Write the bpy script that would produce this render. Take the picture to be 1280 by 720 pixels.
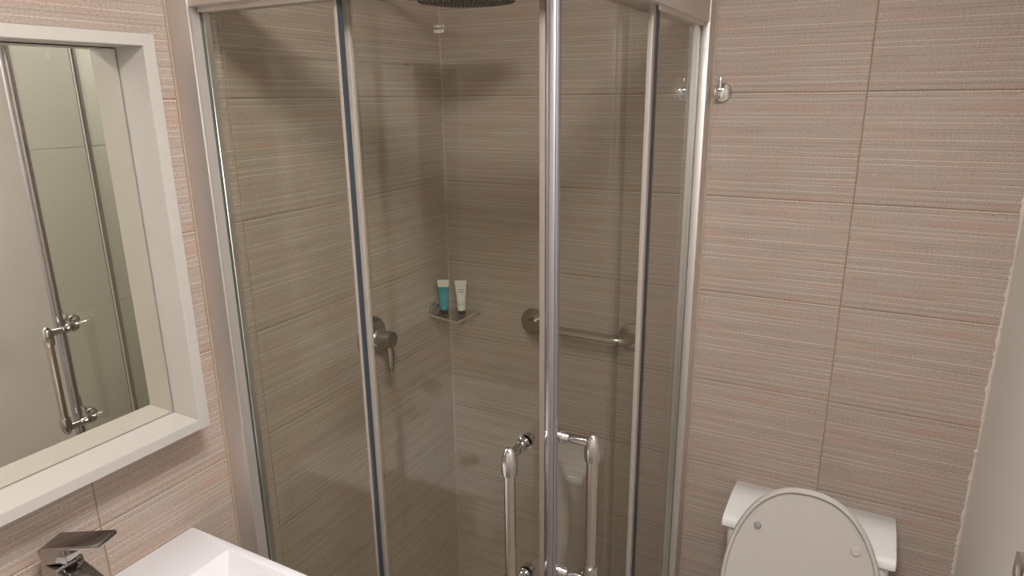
import bpy, bmesh, math, random
from mathutils import Vector, Matrix

random.seed(7)
for o in list(bpy.data.objects):
    bpy.data.objects.remove(o, do_unlink=True)
scene = bpy.context.scene
COL = scene.collection

# ------------------------------------------------------------------ camera
cam_d = bpy.data.cameras.new('camera')
cam_d.sensor_fit = 'HORIZONTAL'
cam_d.sensor_width = 36.0
cam_d.lens = 847.76 / 1280 * 36.0
cam_d.clip_start = 0.02
cam = bpy.data.objects.new('camera', cam_d)
COL.objects.link(cam)
R_ = Vector((0.8808, 0.4733, -0.0112)).normalized()
F_ = Vector((-0.4575, 0.8460, -0.2727)).normalized()
U_ = R_.cross(F_).normalized()
R_ = F_.cross(U_).normalized()
cam.matrix_world = Matrix(((R_.x, U_.x, -F_.x, 1.1772),
                           (R_.y, U_.y, -F_.y, -1.7513),
                           (R_.z, U_.z, -F_.z, 1.809),
                           (0, 0, 0, 1)))
scene.camera = cam

# ------------------------------------------------------------------ world, exposure
WORLD_STRENGTH = 0.0
w = bpy.data.worlds.new('world')
scene.world = w
w.use_nodes = True
w.node_tree.nodes['Background'].inputs[0].default_value = (0.88, 0.87, 0.86, 1)
w.node_tree.nodes['Background'].inputs[1].default_value = WORLD_STRENGTH
vs = scene.view_settings
vs.view_transform = 'Standard'
vs.look = 'None'
vs.gamma = 1
vs.use_curve_mapping = False
vs.exposure = 2.32
LAMP_STRENGTH = 21.0
LAMP_COLOR = (1.0, 0.985, 0.985, 1)
LAMPS = [(1.05, -1.45)]

# room measures (metres): left wall x=0, back wall y=0, right wall x=RX
RX, FY, CZ = 1.455, -2.55, 2.42
TZ = 1.81                                     # one horizontal joint; rows are 0.25 apart
ROWS = [TZ - 0.25 * i for i in range(-2, 8)]  # joints 2.31 ... 0.06
XJ = [0.0, 0.335, 0.735, 1.131, RX]           # vertical joints on the back wall
YJ = [0.0, -0.371, -0.769, -1.165, -1.561, -1.957, -2.353, FY]


# ------------------------------------------------------------------ materials
def new_mat(name):
    m = bpy.data.materials.new(name)
    m.use_nodes = True
    nt = m.node_tree
    return m, nt, nt.nodes['Principled BSDF']


def N(nt, kind, **kw):
    n = nt.nodes.new(kind)
    for k, v in kw.items():
        if k.startswith('i_'):
            key = k[2:]
            n.inputs[int(key) if key.isdigit() else key].default_value = v
        else:
            setattr(n, k, v)
    return n


def L(nt, a, b):
    nt.links.new(a, b)


def plain(name, col, rough=0.5, metal=0.0, noise=0.0, nscale=40.0, spec=0.5, bump=0.0, coat=0.0):
    m, nt, b = new_mat(name)
    b.inputs['Roughness'].default_value = rough
    b.inputs['Metallic'].default_value = metal
    b.inputs['Specular IOR Level'].default_value = spec
    b.inputs['Coat Weight'].default_value = coat
    tc = N(nt, 'ShaderNodeTexCoord')
    nz = N(nt, 'ShaderNodeTexNoise')
    nz.inputs['Scale'].default_value = nscale
    nz.inputs['Detail'].default_value = 4
    L(nt, tc.outputs['Object'], nz.inputs['Vector'])
    mix = N(nt, 'ShaderNodeMix', data_type='RGBA')
    mix.inputs[6].default_value = (*[c * (1 - noise) for c in col], 1)
    mix.inputs[7].default_value = (*[min(1, c * (1 + noise)) for c in col], 1)
    L(nt, nz.outputs['Fac'], mix.inputs[0])
    L(nt, mix.outputs[2], b.inputs['Base Color'])
    if bump:
        bp = N(nt, 'ShaderNodeBump')
        bp.inputs['Strength'].default_value = bump
        bp.inputs['Distance'].default_value = 0.002
        L(nt, nz.outputs['Fac'], bp.inputs['Height'])
        L(nt, bp.outputs['Normal'], b.inputs['Normal'])
    return m


def tile_mat():
    m, nt, b = new_mat('striated_tile')
    tc = N(nt, 'ShaderNodeTexCoord')
    sep = N(nt, 'ShaderNodeSeparateXYZ')
    L(nt, tc.outputs['Object'], sep.inputs[0])

    def math_(op, a, v=None, c=None):
        n = N(nt, 'ShaderNodeMath', operation=op)
        for i, q in enumerate((a, v, c)):
            if q is None:
                continue
            if isinstance(q, (int, float)):
                n.inputs[i].default_value = q
            else:
                L(nt, q, n.inputs[i])
        return n.outputs[0]

    def streak(sx, sz, detail=2.0, off=0.0):
        cb = N(nt, 'ShaderNodeCombineXYZ')
        L(nt, math_('MULTIPLY_ADD', sep.outputs[0], sx, off), cb.inputs[0])
        L(nt, math_('MULTIPLY_ADD', sep.outputs[2], sz, off), cb.inputs[2])
        n = N(nt, 'ShaderNodeTexNoise')
        n.inputs['Scale'].default_value = 1.0
        n.inputs['Detail'].default_value = detail
        n.inputs['Roughness'].default_value = 0.6
        L(nt, cb.outputs[0], n.inputs['Vector'])
        return n.outputs['Fac']

    def ramp(fac, p0, p1, c0, c1):
        r = N(nt, 'ShaderNodeValToRGB')
        r.color_ramp.elements[0].position = p0
        r.color_ramp.elements[1].position = p1
        r.color_ramp.elements[0].color = c0
        r.color_ramp.elements[1].color = c1
        L(nt, fac, r.inputs[0])
        return r.outputs[0]

    def mixc(fac, a, c, mode='MIX'):
        n = N(nt, 'ShaderNodeMix', data_type='RGBA', blend_type=mode)
        for i, q in ((0, fac), (6, a), (7, c)):
            if isinstance(q, (int, float)):
                n.inputs[i].default_value = q
            elif isinstance(q, tuple):
                n.inputs[i].default_value = q
            else:
                L(nt, q, n.inputs[i])
        return n.outputs[2]

    W1, K1 = (1, 1, 1, 1), (0, 0, 0, 1)
    grey = (0.400, 0.332, 0.280, 1)
    pink = (0.425, 0.300, 0.242, 1)
    light = (0.620, 0.540, 0.475, 1)
    dark = (0.215, 0.155, 0.122, 1)
    col = mixc(ramp(streak(6.0, 58, 4.0), 0.44, 0.68, K1, W1), grey, pink)
    # dark thin bands
    col = mixc(math_('MULTIPLY', ramp(streak(2.2, 230, 2.0, 5.3), 0.50, 0.74, K1, W1), 0.55), col, dark)
    # little dark flecks in some bands
    fl = math_('MULTIPLY', ramp(streak(260, 420, 1.0, 9.1), 0.58, 0.66, K1, W1),
               ramp(streak(9, 95, 1.0, 2.2), 0.54, 0.64, K1, W1))
    col = mixc(math_('MULTIPLY', fl, 0.75), col, dark)
    # raised light lines, irregular spacing
    wob = math_('MULTIPLY', streak(5, 4, 1.0, 3.0), 0.25)
    vo = N(nt, 'ShaderNodeTexVoronoi', voronoi_dimensions='1D', feature='DISTANCE_TO_EDGE')
    vo.inputs['Scale'].default_value = 1.0
    L(nt, math_('ADD', math_('MULTIPLY', sep.outputs[2], 88.0), wob), vo.inputs['W'])
    ln = ramp(vo.outputs['Distance'], 0.03, 0.10, W1, K1)
    fade = ramp(streak(1.4, 75, 1.5, 7.7), 0.42, 0.60, K1, W1)
    lines = math_('MULTIPLY', ln, math_('MULTIPLY_ADD', fade, 0.85, 0.06))
    col = mixc(lines, col, light)
    # grain
    grain = streak(240, 560, 4.0, 1.7)
    col = mixc(1.0, col, ramp(grain, 0.25, 0.75, (0.66, 0.66, 0.66, 1), (1.36, 1.36, 1.36, 1)), 'MULTIPLY')
    oi = N(nt, 'ShaderNodeObjectInfo')
    bright = math_('MULTIPLY_ADD', oi.outputs['Random'], 0.05, 0.975)
    cb = N(nt, 'ShaderNodeCombineXYZ')
    for i in range(3):
        L(nt, bright, cb.inputs[i])
    col = mixc(1.0, col, cb.outputs[0], 'MULTIPLY')
    L(nt, col, b.inputs['Base Color'])
    b.inputs['Roughness'].default_value = 0.55
    b.inputs['Specular IOR Level'].default_value = 0.3
    bp = N(nt, 'ShaderNodeBump')
    bp.inputs['Strength'].default_value = 0.5
    bp.inputs['Distance'].default_value = 0.001
    L(nt, math_('ADD', lines, math_('MULTIPLY', grain, 0.5)), bp.inputs['Height'])
    L(nt, bp.outputs['Normal'], b.inputs['Normal'])
    return m


def glass_mat(name, tint, f0=0.035):
    """clear pane: transparent body, Fresnel-weighted surface reflection"""
    m = bpy.data.materials.new(name)
    m.use_nodes = True
    nt = m.node_tree
    nt.nodes.clear()
    out = N(nt, 'ShaderNodeOutputMaterial')
    tr = N(nt, 'ShaderNodeBsdfTransparent')
    tr.inputs[0].default_value = (*tint, 1)
    gl = N(nt, 'ShaderNodeBsdfGlossy')
    gl.inputs['Roughness'].default_value = 0.0
    geo = N(nt, 'ShaderNodeNewGeometry')
    dot = N(nt, 'ShaderNodeVectorMath', operation='DOT_PRODUCT')
    L(nt, geo.outputs['Normal'], dot.inputs[0])
    L(nt, geo.outputs['Incoming'], dot.inputs[1])
    ab = N(nt, 'ShaderNodeMath', operation='ABSOLUTE')
    L(nt, dot.outputs['Value'], ab.inputs[0])
    om = N(nt, 'ShaderNodeMath', operation='SUBTRACT')
    om.inputs[0].default_value = 1.0
    L(nt, ab.outputs[0], om.inputs[1])
    pw = N(nt, 'ShaderNodeMath', operation='POWER')
    L(nt, om.outputs[0], pw.inputs[0])
    pw.inputs[1].default_value = 5.0
    ma = N(nt, 'ShaderNodeMath', operation='MULTIPLY_ADD')
    L(nt, pw.outputs[0], ma.inputs[0])
    ma.inputs[1].default_value = 1 - f0
    ma.inputs[2].default_value = f0
    mx = N(nt, 'ShaderNodeMixShader')
    L(nt, ma.outputs[0], mx.inputs[0])
    L(nt, tr.outputs[0], mx.inputs[1])
    L(nt, gl.outputs[0], mx.inputs[2])
    L(nt, mx.outputs[0], out.inputs['Surface'])
    return m


def emit_mat(name, col, strength):
    m = bpy.data.materials.new(name)
    m.use_nodes = True
    nt = m.node_tree
    nt.nodes.clear()
    out = N(nt, 'ShaderNodeOutputMaterial')
    e = N(nt, 'ShaderNodeEmission')
    e.inputs[0].default_value = col
    e.inputs[1].default_value = strength
    L(nt, e.outputs[0], out.inputs['Surface'])
    return m


def tube_mat(name, body, top_white, print_col):
    """cosmetic tube: white crimp end, coloured label, rows of tiny illegible print"""
    m, nt, b = new_mat(name)
    tc = N(nt, 'ShaderNodeTexCoord')
    sep = N(nt, 'ShaderNodeSeparateXYZ')
    L(nt, tc.outputs['Object'], sep.inputs[0])
    r = N(nt, 'ShaderNodeValToRGB')
    r.color_ramp.interpolation = 'CONSTANT'
    mul = N(nt, 'ShaderNodeMath', operation='MULTIPLY')
    mul.inputs[1].default_value = 1 / 0.108
    L(nt, sep.outputs[2], mul.inputs[0])
    L(nt, mul.outputs[0], r.inputs[0])
    r.color_ramp.elements[0].color = (*body, 1)
    r.color_ramp.elements[0].position = 0
    r.color_ramp.elements[1].color = (*top_white, 1)
    r.color_ramp.elements[1].position = 0.80
    # print rows
    rows = N(nt, 'ShaderNodeValToRGB')
    rows.color_ramp.interpolation = 'CONSTANT'
    spans = [(0.30, 0.325), (0.36, 0.375), (0.60, 0.612), (0.66, 0.69), (0.72, 0.755)]
    els = rows.color_ramp.elements
    els[0].position = 0
    els[0].color = (0, 0, 0, 1)
    els[1].position = spans[0][0]
    els[1].color = (1, 1, 1, 1)
    for k, (a, c) in enumerate(spans):
        if k:
            e = els.new(a)
            e.color = (1, 1, 1, 1)
        e = els.new(c)
        e.color = (0, 0, 0, 1)
    L(nt, mul.outputs[0], rows.inputs[0])
    nz = N(nt, 'ShaderNodeTexNoise')
    nz.inputs['Scale'].default_value = 900
    L(nt, tc.outputs['Object'], nz.inputs['Vector'])
    gt = N(nt, 'ShaderNodeMath', operation='GREATER_THAN')
    gt.inputs[1].default_value = 0.47
    L(nt, nz.outputs['Fac'], gt.inputs[0])
    ax = N(nt, 'ShaderNodeMath', operation='ABSOLUTE')
    L(nt, sep.outputs[0], ax.inputs[0])
    lt = N(nt, 'ShaderNodeMath', operation='LESS_THAN')
    lt.inputs[1].default_value = 0.0095
    L(nt, ax.outputs[0], lt.inputs[0])
    fm = N(nt, 'ShaderNodeMath', operation='LESS_THAN')
    fm.inputs[1].default_value = 0.0
    L(nt, sep.outputs[1], fm.inputs[0])
    a1 = N(nt, 'ShaderNodeMath', operation='MULTIPLY')
    a2 = N(nt, 'ShaderNodeMath', operation='MULTIPLY')
    a3 = N(nt, 'ShaderNodeMath', operation='MULTIPLY')
    L(nt, rows.outputs[0], a1.inputs[0])
    L(nt, gt.outputs[0], a1.inputs[1])
    L(nt, a1.outputs[0], a2.inputs[0])
    L(nt, lt.outputs[0], a2.inputs[1])
    L(nt, a2.outputs[0], a3.inputs[0])
    L(nt, fm.outputs[0], a3.inputs[1])
    mx = N(nt, 'ShaderNodeMix', data_type='RGBA')
    L(nt, a3.outputs[0], mx.inputs[0])
    L(nt, r.outputs[0], mx.inputs[6])
    mx.inputs[7].default_value = (*print_col, 1)
    L(nt, mx.outputs[2], b.inputs['Base Color'])
    b.inputs['Roughness'].default_value = 0.35
    return m


M_TILE = tile_mat()
M_GROUT = plain('tan_grout', (0.33, 0.225, 0.125), 0.9, noise=0.12, nscale=60)
M_PAINT = plain('warm_white_paint', (0.80, 0.765, 0.715), 0.45, noise=0.015, nscale=6)
M_CEIL = plain('ceiling_paint', (0.78, 0.75, 0.71), 0.8, noise=0.01)
M_FLOOR = plain('floor_stone', (0.34, 0.29, 0.25), 0.5, noise=0.12, nscale=18)
M_CAULK = plain('white_sealant', (0.62, 0.55, 0.48), 0.6, noise=0.08, nscale=50)
M_CAULK2 = plain('tan_sealant', (0.42, 0.33, 0.24), 0.7, noise=0.08, nscale=50)
M_FRAME = plain('cream_lacquer', (0.475, 0.44, 0.40), 0.35, noise=0.01, nscale=20)
M_CERAMIC = plain('white_ceramic', (0.84, 0.82, 0.80), 0.12, noise=0.005, nscale=5, coat=0.3)
M_SEAT = plain('cream_plastic', (0.58, 0.535, 0.49), 0.3, noise=0.006, nscale=5)
M_BASIN = plain('white_composite', (0.76, 0.73, 0.74), 0.25, noise=0.005, nscale=5)
M_CHROME = plain('polished_chrome', (0.60, 0.585, 0.57), 0.07, 1.0, noise=0.01)
M_DCHROME = plain('dark_chrome', (0.44, 0.415, 0.395), 0.12, 1.0, noise=0.02)
M_STEEL = plain('brushed_steel', (0.44, 0.39, 0.335), 0.27, 1.0, noise=0.03, nscale=200)
M_ALU = plain('satin_aluminium', (0.66, 0.61, 0.57), 0.5, 0.75, noise=0.015, nscale=80)
M_ALUB = plain('bright_aluminium', (0.80, 0.78, 0.76), 0.32, 1.0, noise=0.01, nscale=80)
M_BAR = plain('pearl_chrome_tube', (0.62, 0.56, 0.52), 0.2, 1.0, noise=0.01)
M_GASKET = plain('black_rubber', (0.018, 0.022, 0.028), 0.4, noise=0.1)
M_POST = plain('satin_chrome', (0.50, 0.49, 0.53), 0.2, 1.0, noise=0.01)
M_GASKET2 = plain('slate_rubber', (0.035, 0.045, 0.055), 0.35, noise=0.1)
M_DSEAL = plain('brown_plastic_seal', (0.20, 0.16, 0.135), 0.5, noise=0.05)
M_BACK = plain('mirror_backing', (0.06, 0.05, 0.04), 0.9, noise=0.1)
M_SEDGE = plain('frosted_acrylic_edge', (0.44, 0.39, 0.335), 0.4, noise=0.02)
M_SEAL = plain('taupe_plastic_seal', (0.31, 0.265, 0.23), 0.4, noise=0.02)
M_GLASS = glass_mat('clear_glass', (0.946, 0.956, 0.925))
M_GEDGE = plain('green_glass_edge', (0.095, 0.125, 0.115), 0.2, noise=0.05)
M_SHELF = glass_mat('clear_acrylic', (0.97, 0.965, 0.95), 0.08)
M_MIRROR = plain('mirror_silver', (0.885, 0.875, 0.805), 0.0, 1.0, noise=0.0)
M_BLACKP = plain('black_plastic_cap', (0.02, 0.018, 0.016), 0.35, noise=0.05)
M_RUBBER = plain('grey_rubber', (0.33, 0.31, 0.29), 0.5, noise=0.05)
M_MARK = plain('pale_translucent', (0.62, 0.58, 0.50), 0.9, noise=0.02)
M_MARK.node_tree.nodes['Principled BSDF'].inputs['Alpha'].default_value = 0.2
M_TEAL = tube_mat('teal_tube', (0.02, 0.25, 0.28), (0.62, 0.58, 0.52), (0.02, 0.10, 0.12))
M_WTUBE = tube_mat('white_tube', (0.62, 0.60, 0.53), (0.60, 0.56, 0.50), (0.16, 0.15, 0.14))
M_LAMP = emit_mat('lit_opal_lens', LAMP_COLOR, LAMP_STRENGTH)


# ------------------------------------------------------------------ mesh helpers
def obj(name, bm, mats, parent=None, smooth=False, loc=None):
    me = bpy.data.meshes.new(name)
    bmesh.ops.recalc_face_normals(bm, faces=bm.faces)
    bm.to_mesh(me)
    bm.free()
    if not isinstance(mats, (list, tuple)):
        mats = [mats]
    for m in mats:
        me.materials.append(m)
    if smooth:
        for p in me.polygons:
            p.use_smooth = True
        me.set_sharp_from_angle(angle=math.radians(38))
    o = bpy.data.objects.new(name, me)
    COL.objects.link(o)
    if loc is not None:
        o.location = loc
    if parent is not None:
        o.parent = parent
        pl = Vector((0, 0, 0))
        q = parent
        while q is not None:
            pl += q.location
            q = q.parent
        o.location = o.location - pl      # parents are unrotated: geometry is given in room coordinates
    return o


def thing(name, label, cat, loc, group=None):
    o = bpy.data.objects.new(name, None)
    o.empty_display_size = 0.05
    COL.objects.link(o)
    o.location = loc
    return tag(o, label, cat, group)


def tag(o, label, cat, group=None):
    o['label'] = label
    o['category'] = cat
    if group:
        o['group'] = group
    return o


def struct(o, label=None):
    o['kind'] = 'structure'
    if label:
        o['label'] = label
    return o


def box(bm, a, b, bev=0.0, seg=2, mi=0):
    t = bmesh.new()
    bmesh.ops.create_cube(t, size=1)
    for v in t.verts:
        v.co = Vector(((a[i] + b[i]) / 2 + v.co[i] * (b[i] - a[i])) for i in range(3))
    if bev:
        bmesh.ops.bevel(t, geom=list(t.edges), offset=bev, segments=seg, profile=0.5, affect='EDGES')
    merge(bm, t, mi)


def merge(bm, t, mi=0, mat=None):
    if mat is not None:
        bmesh.ops.transform(t, matrix=mat, verts=t.verts)
    mp = {v: bm.verts.new(v.co) for v in t.verts}
    for f in t.faces:
        try:
            nf = bm.faces.new([mp[v] for v in f.verts])
            nf.material_index = mi if mi >= 0 else f.material_index
            nf.smooth = f.smooth
        except ValueError:
            pass
    t.free()


def frame_from(d):
    d = Vector(d).normalized()
    a = Vector((0, 0, 1)) if abs(d.z) < 0.9 else Vector((1, 0, 0))
    u = d.cross(a).normalized()
    return d, u, d.cross(u).normalized()


def lathe(bm, base, axis, prof, n=28, mi=0):
    """prof: list of (radius, distance along axis)"""
    d, u, v = frame_from(axis)
    base = Vector(base)
    rings = []
    for r, h in prof:
        c = base + d * h
        if r < 1e-6:
            rings.append([bm.verts.new(c)])
        else:
            rings.append([bm.verts.new(c + (u * math.cos(2 * math.pi * k / n) + v * math.sin(2 * math.pi * k / n)) * r)
                          for k in range(n)])
    for a, b in zip(rings, rings[1:]):
        for k in range(n):
            k2 = (k + 1) % n
            if len(a) == 1 and len(b) == 1:
                continue
            if len(a) == 1:
                vs_ = [a[0], b[k2], b[k]]
            elif len(b) == 1:
                vs_ = [a[k], a[k2], b[0]]
            else:
                vs_ = [a[k], a[k2], b[k2], b[k]]
            f = bm.faces.new(vs_)
            f.material_index = mi
    for rg, last in ((rings[0], 0), (rings[-1], 1)):
        if len(rg) > 1:
            f = bm.faces.new(rg)
            f.material_index = mi


def tube(bm, pts, r, n=20, mi=0, cap=True):
    pts = [Vector(p) for p in pts]
    rings = []
    d0, u, v = frame_from(pts[1] - pts[0])
    for i, p in enumerate(pts):
        if i == 0:
            t = (pts[1] - p).normalized()
        elif i == len(pts) - 1:
            t = (p - pts[i - 1]).normalized()
        else:
            t = ((pts[i + 1] - p).normalized() + (p - pts[i - 1]).normalized()).normalized()
        u = (u - t * u.dot(t)).normalized()
        v = t.cross(u)
        rr = r[i] if isinstance(r, (list, tuple)) else r
        rings.append([bm.verts.new(p + (u * math.cos(2 * math.pi * k / n) + v * math.sin(2 * math.pi * k / n)) * rr)
                      for k in range(n)])
    for a, b in zip(rings, rings[1:]):
        for k in range(n):
            f = bm.faces.new([a[k], a[(k + 1) % n], b[(k + 1) % n], b[k]])
            f.material_index = mi
    if cap:
        for rg in (rings[0], rings[-1]):
            f = bm.faces.new(rg)
            f.material_index = mi


def prism(bm, poly, z0, z1, mi=0):
    """vertical extrusion of an xy polygon"""
    lo = [bm.verts.new((x, y, z0)) for x, y in poly]
    hi = [bm.verts.new((x, y, z1)) for x, y in poly]
    n = len(poly)
    for k in range(n):
        f = bm.faces.new([lo[k], lo[(k + 1) % n], hi[(k + 1) % n], hi[k]])
        f.material_index = mi
    for f_ in (lo[::-1], hi):
        f = bm.faces.new(f_)
        f.material_index = mi


def arc(c, r, a0, a1, n=8):
    return [(c[0] + r * math.cos(math.radians(a0 + (a1 - a0) * k / n)),
             c[1] + r * math.sin(math.radians(a0 + (a1 - a0) * k / n))) for k in range(n + 1)]


# ================================================================== THE ROOM
T = 0.008          # tile thickness
G = 0.0013         # half joint width


def slab(name, a, b, mat, label):
    bm = bmesh.new()
    box(bm, a, b)
    return struct(obj(name, bm, mat), label)


floor = slab('floor', (-0.1, FY - 0.1, -0.1), (RX + 0.1, 0.1, 0.0), M_FLOOR, 'grey brown stone bathroom floor')
ceiling = slab('ceiling', (-0.1, FY - 0.1, CZ), (RX + 0.1, 0.1, CZ + 0.1), M_CEIL, 'flat off white bathroom ceiling')
wall_back = slab('wall_back', (-0.1, 0.0018, 0), (RX + 0.1, 0.1, CZ), M_GROUT,
                 'back wall of striped beige tiles behind the toilet and the shower')
wall_left = slab('wall_left', (-0.1, FY - 0.1, 0), (-0.0018, 0.0018, CZ), M_GROUT,
                 'side wall of striped beige tiles behind the mirror and basin')
wall_right = slab('wall_right', (RX, FY - 0.1, 0), (RX + 0.1, 0.0018, CZ), M_PAINT,
                  'smooth off white wall beside the toilet')
wall_front = slab('wall_front', (-0.0018, FY - 0.1, 0), (RX, FY, CZ), M_PAINT, 'smooth off white wall facing the shower')

ZJ = [0.0] + sorted(ROWS) + [CZ]
tile_cache = {}


def tile_mesh(wd, ht, cut):
    key = (round(wd, 3), round(ht, 3), cut)
    if key not in tile_cache:
        bm = bmesh.new()
        # local x along the wall, y out of the wall is negative, z up; front face chamfered
        x0, x1, z0, z1 = G, wd - G, G * 0.6, ht - G * 0.6
        c = 0.0006
        bk = [bm.verts.new((x, T, z)) for x, z in ((x0, z0), (x1, z0), (x1, z1), (x0, z1))]
        md = [bm.verts.new((x, c, z)) for x, z in ((x0, z0), (x1, z0), (x1, z1), (x0, z1))]
        fr = [bm.verts.new((x, 0, z)) for x, z in ((x0 + c, z0 + c), (x1 - c, z0 + c), (x1 - c, z1 - c), (x0 + c, z1 - c))]
        for a, b in ((bk, md), (md, fr)):
            for k in range(4):
                bm.faces.new([a[k], a[(k + 1) % 4], b[(k + 1) % 4], b[k]])
        bm.faces.new(fr)
        bm.faces.new(bk[::-1])
        bmesh.ops.recalc_face_normals(bm, faces=bm.faces)
        me = bpy.data.meshes.new('tile')
        bm.to_mesh(me)
        bm.free()
        me.materials.append(M_TILE)
        tile_cache[key] = me
    return tile_cache[key]


for i in range(len(XJ) - 1):
    for j in range(len(ZJ) - 1):
        wd, ht = XJ[i + 1] - XJ[i], ZJ[j + 1] - ZJ[j]
        t = bpy.data.objects.new('tile', tile_mesh(wd, ht, 0))
        COL.objects.link(t)
        t.parent = wall_back
        t.location = (XJ[i], 0, ZJ[j])
for i in range(len(YJ) - 1):
    for j in range(len(ZJ) - 1):
        wd, ht = YJ[i] - YJ[i + 1], ZJ[j + 1] - ZJ[j]
        t = bpy.data.objects.new('tile', tile_mesh(wd, ht, 0))
        COL.objects.link(t)
        t.parent = wall_left
        t.rotation_euler = (0, 0, math.pi / 2)
        t.location = (0, YJ[i + 1], ZJ[j])


def bead(name, x, y, sx, sy, mat, label, jit, w0):
    """irregular triangular bead of sealant up an inner corner"""
    bm = bmesh.new()
    prev = None
    rnd = random.Random(3)
    n = 300
    for k in range(n + 1):
        z = CZ * k / n
        wj = w0 * (1 + jit * (rnd.random() ** 3 + 0.35 * math.sin(z * 23) * math.sin(z * 7.3)))
        wk = w0 * (1 + jit * (rnd.random() ** 3 + 0.35 * math.sin(z * 17 + 1) * math.sin(z * 5.1)))
        ring = [bm.verts.new((x + sx * 0.0, y + sy * 0.0, z)), bm.verts.new((x + sx * wj, y, z)),
                bm.verts.new((x + sx * wj * 0.35, y + sy * wk * 0.35, z)), bm.verts.new((x, y + sy * wk, z))]
        if prev:
            for q in range(4):
                bm.faces.new([prev[q], prev[(q + 1) % 4], ring[(q + 1) % 4], ring[q]])
        prev = ring
    return struct(obj(name, bm, mat), label)


bead('trim_1', RX + 0.0005, 0.0005, -1, -1, M_CAULK, 'uneven pale sealant bead between striped tiles and smooth wall', 0.9, 0.006)
bead('trim_2', -0.0005, 0.0005, 1, -1, M_CAULK2, 'tan sealant bead up the shower corner', 0.15, 0.0045)

# flush panelled door further along the right wall (reflected in the shower glass)
bm = bmesh.new()
for z0, z1 in ((0.01, 0.437), (0.441, 1.041), (1.045, 1.643), (1.647, 2.04)):
    box(bm, (RX - 0.012, -1.90, z0), (RX + 0.0, -1.08, z1), 0.0015, 1)
struct(obj('door_1', bm, M_PAINT), 'flush off white door with fine horizontal grooves')

# ceiling lamps
for k, (lx, ly) in enumerate(LAMPS):
    t = thing('ceiling_lamp_offscreen', 'round opal ceiling lamp lit above the room in front of the shower',
              'lamp', (lx, ly, CZ))
    bm = bmesh.new()
    lathe(bm, (lx, ly, CZ + 0.001), (0, 0, -1), [(0.175, 0), (0.175, 0.03), (0.162, 0.034), (0.162, 0.004), (0.0, 0.004)], 40)
    obj('lamp_rim', bm, M_ALUB, t, True)
    bm = bmesh.new()
    lathe(bm, (lx, ly, CZ), (0, 0, -1), [(0.161, 0.005), (0.161, 0.034), (0.13, 0.043), (0.07, 0.048), (0, 0.05)], 40)
    obj('lamp_lens_offscreen', bm, M_LAMP, t, True)

# ================================================================== SHOWER TRAY
bm = bmesh.new()
box(bm, (0.0, -0.90, 0.0), (0.81, 0.0, 0.0985), 0.008)
tag(obj('shower_tray', bm, M_CERAMIC, None, True), 'white rectangular shower tray under the glass enclosure', 'shower tray')

# ================================================================== SHOWER ENCLOSURE
ZB, ZT = 0.14, 1.968              # bottom and top of the visible glass
YO, YI = -0.885, -0.838           # wall profile on the left wall
XO, XI = 0.791, 0.752             # wall profile on the back wall
PR = 0.060                        # how far the wall profiles stand out
YG, XG = -0.853, 0.7700           # fixed panes
YD, XD = -0.808, 0.738            # sliding panes
GT = 0.003                        # half pane thickness
enc = thing('shower_enclosure', 'corner entry glass shower enclosure with aluminium rails and two sliding doors',
            'shower enclosure', (0.39, -0.43, 0.10))


def wall_profile(along):
    """two nested channels: broad outer one and a slimmer inner one holding the pane"""
    bm = bmesh.new()
    z0, z1 = 0.10, ZT + 0.06
    if along == 'y':      # on the left wall, stands out along +x
        box(bm, (-0.001, YO, z0), (PR, YO + 0.0065, z1), 0.0015, 2, 0)
        box(bm, (-0.001, YO + 0.006, z0), (PR - 0.004, YG - 0.0035, z1), 0.001, 1, 2)
        box(bm, (-0.0015, YO - 0.003, z0), (0.003, YO + 0.002, z1), 0, 1, 3)
        box(bm, (-0.001, YG + 0.0005, z0), (PR - 0.001, YI, z1), 0.001, 1, 1)
        box(bm, (-0.001, YO + 0.012, z0), (PR - 0.012, YI - 0.004, z1), 0, 1, 1)
    else:
        box(bm, (XG + 0.0025, -PR, z0), (XO, 0.001, z1), 0.0015, 2, 0)
        box(bm, (XO - 0.002, -0.003, z0), (XO + 0.0035, 0.001, z1), 0, 1, 3)
        box(bm, (XI, -PR + 0.001, z0), (XG - 0.0005, 0.001, z1), 0.001, 1, 1)
        box(bm, (XI + 0.004, -PR + 0.012, z0), (XO - 0.012, 0.001, z1), 0, 1, 1)
    return obj('wall_profile', bm, [M_ALU, M_ALUB, M_ALU, M_CAULK2], enc, True)


wall_profile('y')
wall_profile('x')


def rails(z0, z1, name):
    bm = bmesh.new()      # along the front (x direction)
    box(bm, (0.002, YO + 0.002, z0), (XO - 0.002, YD + 0.022, z1), 0.0015)
    box(bm, (PR, YG - 0.010, z0 - (0.008 if z0 > 1 else 0)), (0.40, YG + 0.010, z0 + 0.004), 0.001)
    obj(name, bm, M_ALU, enc, True)
    bm = bmesh.new()      # along the side (y direction)
    box(bm, (XD - 0.022, YD + 0.0225, z0), (XO - 0.002, -0.002, z1), 0.0015)
    box(bm, (XG - 0.010, -0.42, z0 - (0.008 if z0 > 1 else 0)), (XG + 0.010, -PR, z0 + 0.004), 0.001)
    obj(name, bm, M_ALU, enc, True)


rails(ZT, ZT + 0.055, 'top_rail')
rails(0.099, ZB, 'bottom_rail')


def pane(name, a, b, parent, label=None):
    """glass box: faces across its thin direction are clear, the narrow edges green"""
    bm = bmesh.new()
    box(bm, a, b)
    thin = min(range(3), key=lambda i: b[i] - a[i])
    bm.normal_update()
    for f in bm.faces:
        f.material_index = 0 if abs(f.normal[thin]) > 0.5 else 1
    o = obj(name, bm, [M_GLASS, M_GEDGE], parent)
    if label:
        o['label'] = label
    return o


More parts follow.
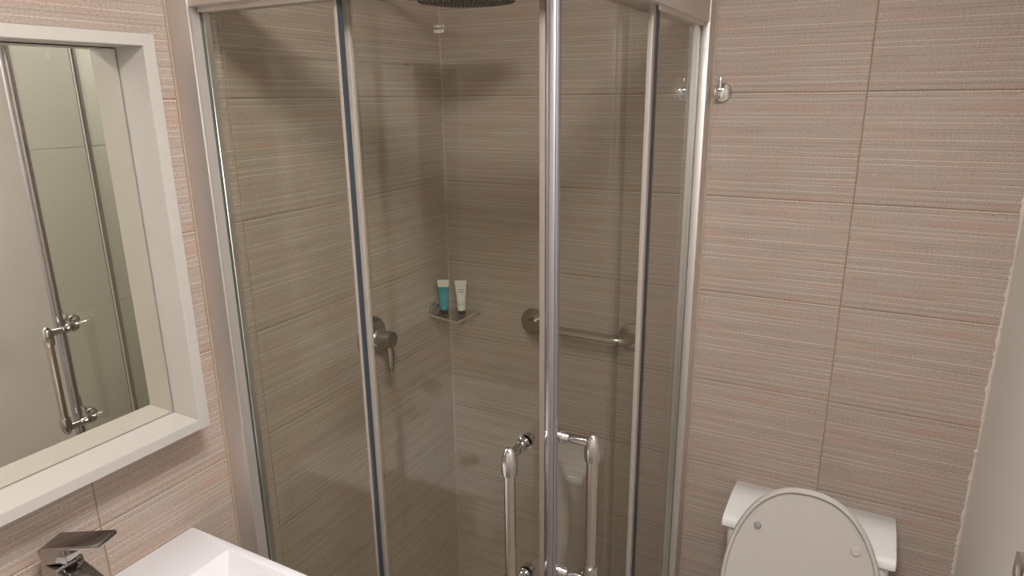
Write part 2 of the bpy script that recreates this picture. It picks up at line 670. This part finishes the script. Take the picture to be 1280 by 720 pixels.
FX1 = 0.380        # free edge of the front fixed pane
FY1 = -0.440       # free edge of the side fixed pane
fix_f = pane('fixed_pane', (PR - 0.008, YG - GT, ZB - 0.004), (FX1, YG + GT, ZT + 0.004), enc)
fix_s = pane('fixed_pane', (XG - GT, FY1, ZB - 0.004), (XG + GT, -PR + 0.008, ZT + 0.004), enc)
# stiles on the free edges: bright strip, black gasket, taupe strip
bm = bmesh.new()
box(bm, (0.3745, YG - 0.005, ZB), (0.3810, YG + 0.005, ZT), 0.001)
obj('pane_stile', bm, M_SEAL, fix_f, True)
bm = bmesh.new()
box(bm, (0.3810, YG - 0.004, ZB), (0.3860, YG + 0.004, ZT))
obj('gasket', bm, M_GASKET2, fix_f)
bm = bmesh.new()
box(bm, (XG - 0.005, -0.447, ZB), (XG + 0.005, -0.430, ZT), 0.001)
obj('pane_stile', bm, M_SEAL, fix_s, True)
bm = bmesh.new()
box(bm, (XG - 0.005, -0.430, ZB), (XG + 0.0065, -0.413, ZT), 0.001)
obj('gasket', bm, M_GASKET, fix_s)

CX, CY, CR = 0.7385, -0.8065, 0.0118      # round stile where the two doors meet
door_f = pane('sliding_door', (0.3545, YD - GT, ZB + 0.004), (CX - 0.008, YD + GT, ZT + 0.003), enc,
              'front sliding glass door')
door_s = pane('sliding_door', (XD - GT, CY + 0.008, ZB + 0.004), (XD + GT, -0.300, ZT + 0.003), enc,
              'side sliding glass door')
# trailing edge of the front door: taupe strip seen beside the gasket
bm = bmesh.new()
box(bm, (0.3535, YD - 0.005, ZB + 0.003), (0.3635, YD + 0.005, ZT + 0.003), 0.001)
obj('door_stile', bm, M_SEAL, door_f, True)
bm = bmesh.new()
box(bm, (XD - 0.007, -0.318, ZB + 0.003), (XD + 0.007, -0.302, ZT + 0.003), 0.001)
obj('door_stile', bm, M_SEAL, door_s, True)
# meeting stiles, each a half round; split along the outward diagonal
bm = bmesh.new()
prism(bm, arc((CX, CY), CR, 136, 314, 18), ZB + 0.002, ZT + 0.002)
obj('meeting_stile', bm, M_POST, door_f, True)
bm = bmesh.new()
box(bm, (CX - 0.020, YD - 0.004, ZB + 0.003), (CX - 0.009, YD + 0.004, ZT + 0.002), 0.001)
obj('magnetic_seal', bm, M_DSEAL, door_f, True)
bm = bmesh.new()
prism(bm, arc((CX + 0.0004, CY + 0.0004), CR, -44, 134, 18), ZB + 0.002, ZT + 0.002)
obj('meeting_stile', bm, M_POST, door_s, True)


def handle(parent, gx, gy, dirv, zt, zb, L_):
    """tube handle: egg shaped ends, two arms through the glass with flange and inside knob"""
    d = Vector(dirv)
    bm = bmesh.new()
    p = Vector((gx, gy, 0)) + d * L_
    tube(bm, [(p.x, p.y, zb + 0.02), (p.x, p.y, zt - 0.02)], 0.0098, 24, 1)
    for z, s in ((zt, 1), (zb, -1)):
        lathe(bm, (p.x, p.y, z - s * 0.036), (0, 0, s),
              [(0.0098, 0), (0.0130, 0.0005), (0.0140, 0.010), (0.0141, 0.020), (0.0130, 0.030), (0.0110, 0.039),
               (0.0082, 0.0455), (0.0048, 0.0495), (0.0020, 0.0510), (0, 0.0513)], 28, 0)
        zz = z - s * 0.004
        tube(bm, [Vector((gx, gy, zz)) + d * L_, Vector((gx, gy, zz)) + d * 0.018], [0.0100, 0.0084], 22, 0)
        lathe(bm, Vector((gx, gy, zz)) + d * 0.0192, -d, [(0.0084, 0), (0.0092, 0.0015), (0.0092, 0.009), (0.0115, 0.0125),
                                                      (0.0125, 0.0162)], 24, 0)
        lathe(bm, Vector((gx, gy, zz)) - d * 0.003, -d, [(0.0135, 0), (0.0138, 0.006), (0.0110, 0.016), (0.0060, 0.021), (0, 0.022)], 24, 0)
    o = obj('handle', bm, [M_CHROME, M_BAR], parent, True)
    o['label'] = 'vertical tube handle with egg shaped chrome ends'
    return o


handle(door_f, 0.6885, YD, (0, -1, 0), 1.232, 0.955, 0.056)
handle(door_s, XD, -0.771, (1, 0, 0), 1.240, 0.955, 0.062)

# two rows of faint pale marks near the top of the front door
bm = bmesh.new()
for r, (zz, ww) in enumerate(((1.9145, 0.003), (1.9070, 0.005))):
    for k in range(4):
        x = 0.5350 + k * 0.0048 + (0.0015 if r == 0 else 0)
        box(bm, (x, YD - GT - 0.0004, zz - ww / 2), (x + 0.0034, YD - GT + 0.0002, zz + ww / 2))
obj('faint_mark', bm, M_MARK, door_f)

# ================================================================== SHOWER FITTINGS
# rain head on an arm from the left wall
hx, hy, hz, hr = 0.361, -0.43, 2.004, 0.108
sh = thing('rain_shower', 'round flat dark rain shower head with many nozzles hanging in the shower', 'shower head', (0, hy, 2.10))
bm = bmesh.new()
lathe(bm, (hx, hy, hz), (0, 0, 1), [(0, 0), (hr - 0.004, 0), (hr, 0.003), (hr, 0.008), (hr - 0.006, 0.012), (0.03, 0.018),
                                    (0.016, 0.030), (0.016, 0.05), (0, 0.05)], 56)
obj('head_plate', bm, M_STEEL, sh, True)
bm = bmesh.new()
pts = [(0.0, hy, 2.10)] + [(hx - 0.05 + 0.05 * math.sin(a), hy, 2.05 + 0.05 * math.cos(a)) for a in
                           [math.pi / 2 * k / 6 for k in range(7)]]
tube(bm, [(0.0, hy, 2.10), (hx - 0.05, hy, 2.10)] + pts[2:] + [(hx, hy, 2.045)], 0.010, 18)
lathe(bm, (0, hy, 2.10), (1, 0, 0), [(0.03, 0), (0.03, 0.006), (0.012, 0.012)], 28)
obj('shower_arm', bm, M_CHROME, sh, True)
bm = bmesh.new()
nz_n = 0
for ring in range(1, 10):
    rr = ring * 0.0113
    n = int(2 * math.pi * rr / 0.0085)
    for k in range(n):
        a = 2 * math.pi * (k + 0.5 * (ring % 2)) / n
        lathe(bm, (hx + rr * math.cos(a), hy + rr * math.sin(a), hz + 0.0005), (0, 0, -1), [(0.0019, 0), (0.0014, 0.0035)], 6)
o = obj('nozzles', bm, M_GASKET, sh)
o['kind'] = 'stuff'
o['label'] = 'black rubber spray nozzles'

# single lever mixer on the left wall
mx_ = thing('shower_mixer', 'round chrome shower mixer with hanging lever on the tiled wall', 'shower mixer', (0, -0.39, 1.178))
bm = bmesh.new()
lathe(bm, (-0.001, -0.39, 1.178), (1, 0, 0), [(0.058, 0), (0.058, 0.004), (0.055, 0.008), (0.030, 0.010), (0.0, 0.010)], 48)
obj('cover_plate', bm, M_DCHROME, mx_, True)
bm = bmesh.new()
lathe(bm, (0.006, -0.39, 1.178), (1, 0, 0), [(0.026, 0), (0.026, 0.022), (0.0235, 0.025), (0.0235, 0.03)], 36)
obj('cartridge_collar', bm, M_CHROME, mx_, True)
bm = bmesh.new()
lathe(bm, (0.034, -0.39, 1.178), (1, 0, 0), [(0.0225, 0), (0.0225, 0.036), (0.0205, 0.041), (0, 0.043)], 36)
tube(bm, [(0.060, -0.39, 1.170), (0.064, -0.392, 1.140), (0.068, -0.396, 1.105), (0.069, -0.398, 1.094), (0.0695, -0.3985, 1.089)],
     [0.0125, 0.0105, 0.0092, 0.0085, 0.005], 18)
obj('lever', bm, M_DCHROME, mx_, True)

# glass corner shelf with chrome holder
sf = thing('corner_shelf', 'small clear corner shelf on a round chrome holder in the shower', 'shelf', (0.0, -0.09, 1.16))
bm = bmesh.new()
prism(bm, [(0.003, -0.006), (0.003, -0.112), (0.116, -0.136), (0.118, -0.006)], 1.1535, 1.1595)
bm.normal_update()
for f in bm.faces:
    f.material_index = 0 if abs(f.normal.z) > 0.5 else 1
obj('shelf_plate', bm, [M_SHELF, M_SEDGE], sf)
bm = bmesh.new()
lathe(bm, (-0.001, -0.094, 1.172), (1, 0, 0), [(0.021, 0), (0.021, 0.004), (0.017, 0.007), (0.017, 0.017), (0.012, 0.019),
                                             (0.012, 0.032), (0, 0.033)], 32)
box(bm, (0.016, -0.102, 1.1585), (0.034, -0.086, 1.168), 0.002)
obj('shelf_holder', bm, M_DCHROME, sf, True)


def toiletry_tube(x, y, z, rotz, mat, label):
    t = thing('toiletry_tube', label, 'tube', (x, y, z), 'toiletry tubes on the corner shelf')
    t.rotation_euler = (0, 0, rotz)
    bm = bmesh.new()
    lathe(bm, (0, 0, 0), (0, 0, 1), [(0.0105, 0), (0.0115, 0.001), (0.0118, 0.013), (0.0105, 0.0145), (0, 0.0145)], 24)
    c = obj('cap', bm, M_BLACKP, None, True)
    c.parent = t
    bm = bmesh.new()
    n = 28
    prev = None
    prof = [(0.0, 0.0122, 0.0122)] + [(k / 10, 0.0122 + 0.0060 * (k / 10), max(0.0009, 0.0122 * (1 - (k / 10)) ** 0.8))
                                      for k in range(1, 10)] + [(0.93, 0.0180, 0.0010), (1.0, 0.0182, 0.0009)]
    for u, wx, wy in prof:
        zz = 0.014 + u * 0.094
        ring = [bm.verts.new((wx * math.cos(2 * math.pi * k / n), wy * math.sin(2 * math.pi * k / n), zz)) for k in range(n)]
        if prev:
            for k in range(n):
                bm.faces.new([prev[k], prev[(k + 1) % n], ring[(k + 1) % n], ring[k]])
        else:
            bm.faces.new(ring)
        prev = ring
    bm.faces.new(prev)
    b = obj('tube_body', bm, mat, None, True)
    b.parent = t
    return t


toiletry_tube(0.034, -0.082, 1.1590, math.radians(30), M_TEAL, 'small teal toiletry tube with white end and black cap on corner shelf')
toiletry_tube(0.086, -0.064, 1.1590, math.radians(28), M_WTUBE, 'small white toiletry tube with grey print and black cap on corner shelf')

# grab bar
gb = thing('grab_bar', 'short brushed steel grab bar on the back wall of the shower', 'grab bar', (0.461, 0, 1.148))
bm = bmesh.new()
x0, x1, zz, off, rb = 0.305, 0.617, 1.148, 0.055, 0.045
path = [(x0, 0.0, zz)]
path += [(x0 + rb * (1 - math.cos(a)), -(off - rb) - rb * math.sin(a), zz) for a in [math.pi / 2 * k / 8 for k in range(9)]]
path += [(x1 - rb * (1 - math.cos(a)), -(off - rb) - rb * math.sin(a), zz) for a in [math.pi / 2 * (1 - k / 8) for k in range(9)]]
path += [(x1, 0.0, zz)]
tube(bm, path, 0.0165, 22)
obj('bar', bm, M_STEEL, gb, True)
for x in (x0, x1):
    bm = bmesh.new()
    lathe(bm, (x, 0.001, zz), (0, -1, 0), [(0.0415, 0), (0.0415, 0.006), (0.039, 0.0085), (0.021, 0.0095), (0.019, 0.011), (0.0, 0.011)], 44)
    obj('wall_flange', bm, M_STEEL, gb, True)

# robe hook
hk = thing('robe_hook', 'small chrome robe hook with square block and upright peg on the tiled wall', 'hook', (0.818, 0, 1.811))
bm = bmesh.new()
lathe(bm, (0.818, 0.001, 1.811), (0, -1, 0), [(0.0225, 0), (0.0225, 0.005), (0.0205, 0.0075), (0.0, 0.0078)], 40)
obj('base_plate', bm, M_CHROME, hk, True)
bm = bmesh.new()
box(bm, (0.8055, -0.034, 1.797), (0.8265, -0.006, 1.820), 0.001)
obj('hook_block', bm, M_CHROME, hk, True)
bm = bmesh.new()
lathe(bm, (0.816, -0.026, 1.819), (0, 0, 1), [(0.0038, 0), (0.0038, 0.026), (0.003, 0.028), (0, 0.0282)], 18)
obj('peg', bm, M_CHROME, hk, True)

# ================================================================== MIRROR
MX, MD = 0.008, 0.0825
yi, yo = -0.995, -0.9735
zbi, zti, zbo, zto = 1.217, 1.895, 1.1965, 1.914
yl = -1.575                                      # far inner edge, outside the picture
mir = thing('wall_mirror', 'deep cream framed rectangular mirror on the tiled wall above the basin', 'mirror', (0, -1.285, zbo))
bm = bmesh.new()
box(bm, (0.004, yl + 0.002, zbi + 0.0018), (MX, yi - 0.002, zti - 0.0018))
obj('mirror_glass', bm, M_MIRROR, mir)
bm = bmesh.new()
box(bm, (0.0005, yl, zbi), (0.0045, yi, zti))
obj('backing_board', bm, M_BACK, mir)
wf = yo - yi
for nm, a, b in (('frame_stile', (0, yi, zbo), (MD, yo, zto)), ('frame_stile', (0, yl - wf, zbo), (MD, yl, zto)),
                 ('frame_rail', (0, yl, zti), (MD, yi, zto)), ('frame_rail', (0, yl, zbo), (MD, yi, zbi))):
    bm = bmesh.new()
    box(bm, a, b, 0.0008, 1)
    obj(nm, bm, M_FRAME, mir)

# ================================================================== BASIN + TAP
ZBAS = 0.951
basin = None
bm = bmesh.new()
bx0, bx1, by0, by1 = 0.0, 0.47, -1.55, -0.99
ix0, ix1, iy0, iy1 = 0.130, 0.448, -1.532, -1.008
dp, sl = 0.105, 0.035


def quad_ring(lo, hi):
    for k in range(4):
        bm.faces.new([lo[k], lo[(k + 1) % 4], hi[(k + 1) % 4], hi[k]])


def rect(x0, x1, y0, y1, z):
    return [bm.verts.new(c) for c in ((x0, y0, z), (x1, y0, z), (x1, y1, z), (x0, y1, z))]


ob = rect(bx0, bx1, by0, by1, ZBAS - 0.15)
ot = rect(bx0, bx1, by0, by1, ZBAS)
it = rect(ix0, ix1, iy0, iy1, ZBAS)
ib = rect(ix0 + 0.020, ix1 - sl, iy0 + sl, iy1 - sl, ZBAS - dp)
quad_ring(ob, ot)
quad_ring(ot, it)
quad_ring(it, ib)
bm.faces.new(ib)
bm.faces.new(ob[::-1])
eds = [e for e in bm.edges]
bmesh.ops.bevel(bm, geom=eds, offset=0.003, segments=3, profile=0.5, affect='EDGES')
basin = obj('wash_basin', bm, M_BASIN, None, True)
tag(basin, 'white rectangular wash basin with straight sides under the mirror', 'basin')
o = None
bm = bmesh.new()
lathe(bm, (0.28, -1.27, ZBAS - dp - 0.001), (0, 0, 1), [(0.03, 0), (0.03, 0.003), (0.024, 0.005), (0, 0.004)], 28)
obj('drain_cover', bm, M_CHROME, basin, True)

tap = thing('basin_tap', 'angular dark chrome basin tap with flat slab lever', 'tap', (0.06, -1.265, ZBAS))


def obox(bm, c, ax, ay, az, hx_, hy_, hz_, bev=0.0015, taper=None):
    t = bmesh.new()
    bmesh.ops.create_cube(t, size=2)
    for v in t.verts:
        kx = 1
        if taper and v.co.x > 0:
            kx = taper
        v.co = Vector((v.co.x * hx_, v.co.y * hy_ * 1, v.co.z * hz_ * kx))
    if bev:
        bmesh.ops.bevel(t, geom=list(t.edges), offset=bev, segments=2, profile=0.5, affect='EDGES')
    ax, ay, az = (Vector(q).normalized() for q in (ax, ay, az))
    mtx = Matrix(((ax.x, ay.x, az.x, c[0]), (ax.y, ay.y, az.y, c[1]), (ax.z, ay.z, az.z, c[2]), (0, 0, 0, 1)))
    merge(bm, t, 0, mtx)


def axes(yaw, pitch):
    a, b = math.radians(yaw), math.radians(pitch)
    ax = Vector((math.cos(a) * math.cos(b), math.sin(a) * math.cos(b), math.sin(b)))
    ay = Vector((-math.sin(a), math.cos(a), 0))
    return ax, ay, ax.cross(ay)


bm = bmesh.new()
box(bm, (0.040, -1.288, ZBAS - 0.001), (0.086, -1.242, 1.083), 0.003)
lathe(bm, (0.063, -1.265, ZBAS - 0.001), (0, 0, 1), [(0.034, 0), (0.034, 0.005), (0.031, 0.007)], 36)
obj('tap_body', bm, M_DCHROME, tap, True)
bm = bmesh.new()
ax, ay, az = axes(0, -14)
obox(bm, Vector((0.066, -1.265, 1.070)) + ax * 0.06, ax, ay, az, 0.068, 0.020, 0.013, 0.002)
obj('spout', bm, M_DCHROME, tap, True)
bm = bmesh.new()
ax, ay, az = axes(20, 8)
base = Vector((0.066, -1.263, 1.087))
obox(bm, base + Vector((0, 0, 0.012)), ax, ay, az, 0.024, 0.021, 0.014, 0.002)
obox(bm, base + ax * 0.036 + Vector((0, 0, 0.0275)), ax, ay, az, 0.0535, 0.0215, 0.0035, 0.0012)
obj('lever', bm, M_DCHROME, tap, True)

# ================================================================== TOILET
TX = 1.1235
toi = thing('toilet', 'white close coupled toilet with raised cream lid against the tiled wall', 'toilet', (TX, -0.3, 0))
hw = 0.187
# cistern
bm = bmesh.new()


def loft(bm, secs, cap0=True, cap1=True):
    rings = [[bm.verts.new(p) for p in s] for s in secs]
    n = len(rings[0])
    for a, b in zip(rings, rings[1:]):
        for k in range(n):
            bm.faces.new([a[k], a[(k + 1) % n], b[(k + 1) % n], b[k]])
    if cap0:
        bm.faces.new(rings[0][::-1])
    if cap1:
        bm.faces.new(rings[-1])


def rrect(xa, xb, ya, yb, r, z, n=5):
    pts = []
    for cx_, cy_, a0 in ((xb - r, yb - r, 0), (xa + r, yb - r, 90), (xa + r, ya + r, 180), (xb - r, ya + r, 270)):
        pts += [(cx_ + r * math.cos(math.radians(a0 + 90 * k / n)), cy_ + r * math.sin(math.radians(a0 + 90 * k / n)), z)
                for k in range(n + 1)]
    return pts


loft(bm, [rrect(TX - 0.160, TX + 0.160, -0.165, -0.002, 0.025, 0.40), rrect(TX - 0.170, TX + 0.170, -0.178, -0.002, 0.025, 0.44),
          rrect(TX - 0.184, TX + 0.184, -0.192, -0.002, 0.022, 0.764)])
obj('cistern', bm, M_CERAMIC, toi, True)
# cistern lid: flat back third, gentle slope, rounded lip; profile in (y, z) swept along x
prof = [(-0.001, 0.762), (-0.001, 0.779), (-0.006, 0.7835), (-0.088, 0.7905), (-0.094, 0.7900), (-0.186, 0.7860), (-0.194, 0.7835),
        (-0.199, 0.778), (-0.201, 0.768), (-0.200, 0.762)]
bm = bmesh.new()
secs = []
for dx, sc, dz in ((-0.1935, 0.955, 0.004), (-0.1915, 0.985, 0.001), (-0.186, 1.0, 0), (0.186, 1.0, 0), (0.1915, 0.985, 0.001), (0.1935, 0.955, 0.004)):
    secs.append([(TX + dx, -0.1 + (y + 0.1) * sc, z - (dz if z > 0.77 else 0)) for y, z in prof])
loft(bm, secs)
obj('cistern_lid', bm, M_CERAMIC, toi, True)
bm = bmesh.new()
lathe(bm, (TX, -0.10, 0.786), (0, 0, 1), [(0.024, 0), (0.024, 0.007), (0.019, 0.009), (0, 0.0092)], 32)
obj('flush_button', bm, M_CHROME, toi, True)


def egg(hwid, yb, yf, z, n=40, k=0.0):
    """egg outline: broad rear, rounded front; yb rear (near wall), yf front"""
    pts = []
    cy_ = yb + (yf - yb) * 0.42
    for i in range(n):
        a = 2 * math.pi * i / n
        s, c = math.sin(a), math.cos(a)
        ry = (yb - cy_) if s > 0 else (cy_ - yf)
        ex = 0.75 if s > 0 else 1.0
        pts.append((TX + hwid * math.copysign(abs(c) ** ex, c), cy_ + ry * math.copysign(abs(s) ** ex, s), z))
    return pts


bm = bmesh.new()
loft(bm, [egg(0.115, -0.06, -0.52, 0.0), egg(0.11, -0.06, -0.50, 0.12), egg(0.125, -0.05, -0.55, 0.24), egg(0.17, -0.02, -0.64, 0.36),
          egg(0.182, -0.01, -0.66, 0.405), egg(0.178, -0.015, -0.655, 0.415), egg(0.13, -0.24, -0.61, 0.413), egg(0.11, -0.27, -0.58, 0.33),
          egg(0.06, -0.33, -0.50, 0.24)])
obj('pan', bm, M_CERAMIC, toi, True)
bm = bmesh.new()
a_ = [egg(0.186, -0.225, -0.668, z) for z in (0.416, 0.436)]
b_ = [egg(0.120, -0.29, -0.60, z) for z in (0.436, 0.416)]
loft(bm, [a_[0], a_[1], b_[0], b_[1], a_[0]], False, False)
bmesh.ops.remove_doubles(bm, verts=bm.verts, dist=1e-5)
obj('seat', bm, M_SEAT, toi, True)

# raised lid: shallow dish seen from its underside, leaning on the cistern lid
P0 = Vector((TX, -0.262, 0.442))                     # hinge line
P1 = Vector((TX, -0.2095, 0.925))                    # top
up = (P1 - P0)
LL = up.length
up.normalize()
fwd = Vector((0, up.z, -up.y)) * -1                  # towards the room (underside of the lid faces the camera)
if fwd.y > 0:
    fwd = -fwd


def lid_outline(inset, n=56):
    pts = []
    Wd = 0.178 - inset
    top = LL - inset
    yc = LL * 0.40
    for i in range(n):
        a = 2 * math.pi * i / n
        s, c = math.sin(a), math.cos(a)
        if s >= 0:
            pts.append((Wd * math.copysign(abs(c) ** 0.86, c), yc + (top - yc) * abs(s) ** 1.0))
        else:
            pts.append((Wd * math.copysign(abs(c) ** 0.55, c), yc - (yc - inset) * abs(s) ** 0.55))
    return pts


def lidp(p, h):
    return P0 + Vector((p[0], 0, 0)) + up * p[1] + fwd * h


bm = bmesh.new()
layers = [(0.020, -0.004), (0.004, 0.0), (0.0, 0.004), (0.0, 0.011), (0.0028, 0.0150), (0.0075, 0.0155), (0.0105, 0.0125), (0.0120, 0.0062),
          (0.03, 0.0045), (0.09, 0.003)]
loft(bm, [[lidp(p, h) for p in lid_outline(ins)] for ins, h in layers])
lid = obj('seat_lid', bm, M_SEAT, toi, True)
lid['label'] = 'raised cream toilet lid'


def on_lid(x, z):
    t = (z - P0.z) / up.z
    return lidp((x - TX, t), 0.0045)


bm = bmesh.new()
lathe(bm, on_lid(1.019, 0.806) - fwd * 0.001, fwd, [(0.0085, 0), (0.0082, 0.004), (0.0065, 0.0075), (0.003, 0.009), (0, 0.0092)], 24)
o = obj('buffer', bm, M_RUBBER, lid, True)
o['label'] = 'grey rubber buffer'
bm = bmesh.new()
lathe(bm, on_lid(1.232, 0.806) - fwd * 0.001, fwd, [(0.0105, 0), (0.0103, 0.0045), (0.009, 0.0065), (0.0050, 0.0065)], 24)
lathe(bm, on_lid(1.232, 0.806) + fwd * 0.0056, fwd, [(0.0050, 0), (0.0, 0.0002)], 24, 1)
o = obj('buffer', bm, [M_SEAT, M_SEAT], lid, True)
o['label'] = 'empty ring socket of a missing buffer'

# small fitting on the right wall
ft = thing('wall_holder', 'small square chrome holder standing out from the smooth white wall', 'holder', (RX, -0.80, 1.215))
bm = bmesh.new()
box(bm, (RX - 0.006, -0.830, 1.185), (RX + 0.001, -0.770, 1.245), 0.0015)
obj('wall_plate', bm, M_DCHROME, ft, True)
bm = bmesh.new()
box(bm, (RX - 0.052, -0.812, 1.204), (RX - 0.004, -0.788, 1.226), 0.002)
obj('holder_post', bm, M_DCHROME, ft, True)
bm = bmesh.new()
box(bm, (RX - 0.060, -0.815, 1.190), (RX - 0.046, -0.7655, 1.226), 0.0025)
obj('holder_end', bm, M_CHROME, ft, True)
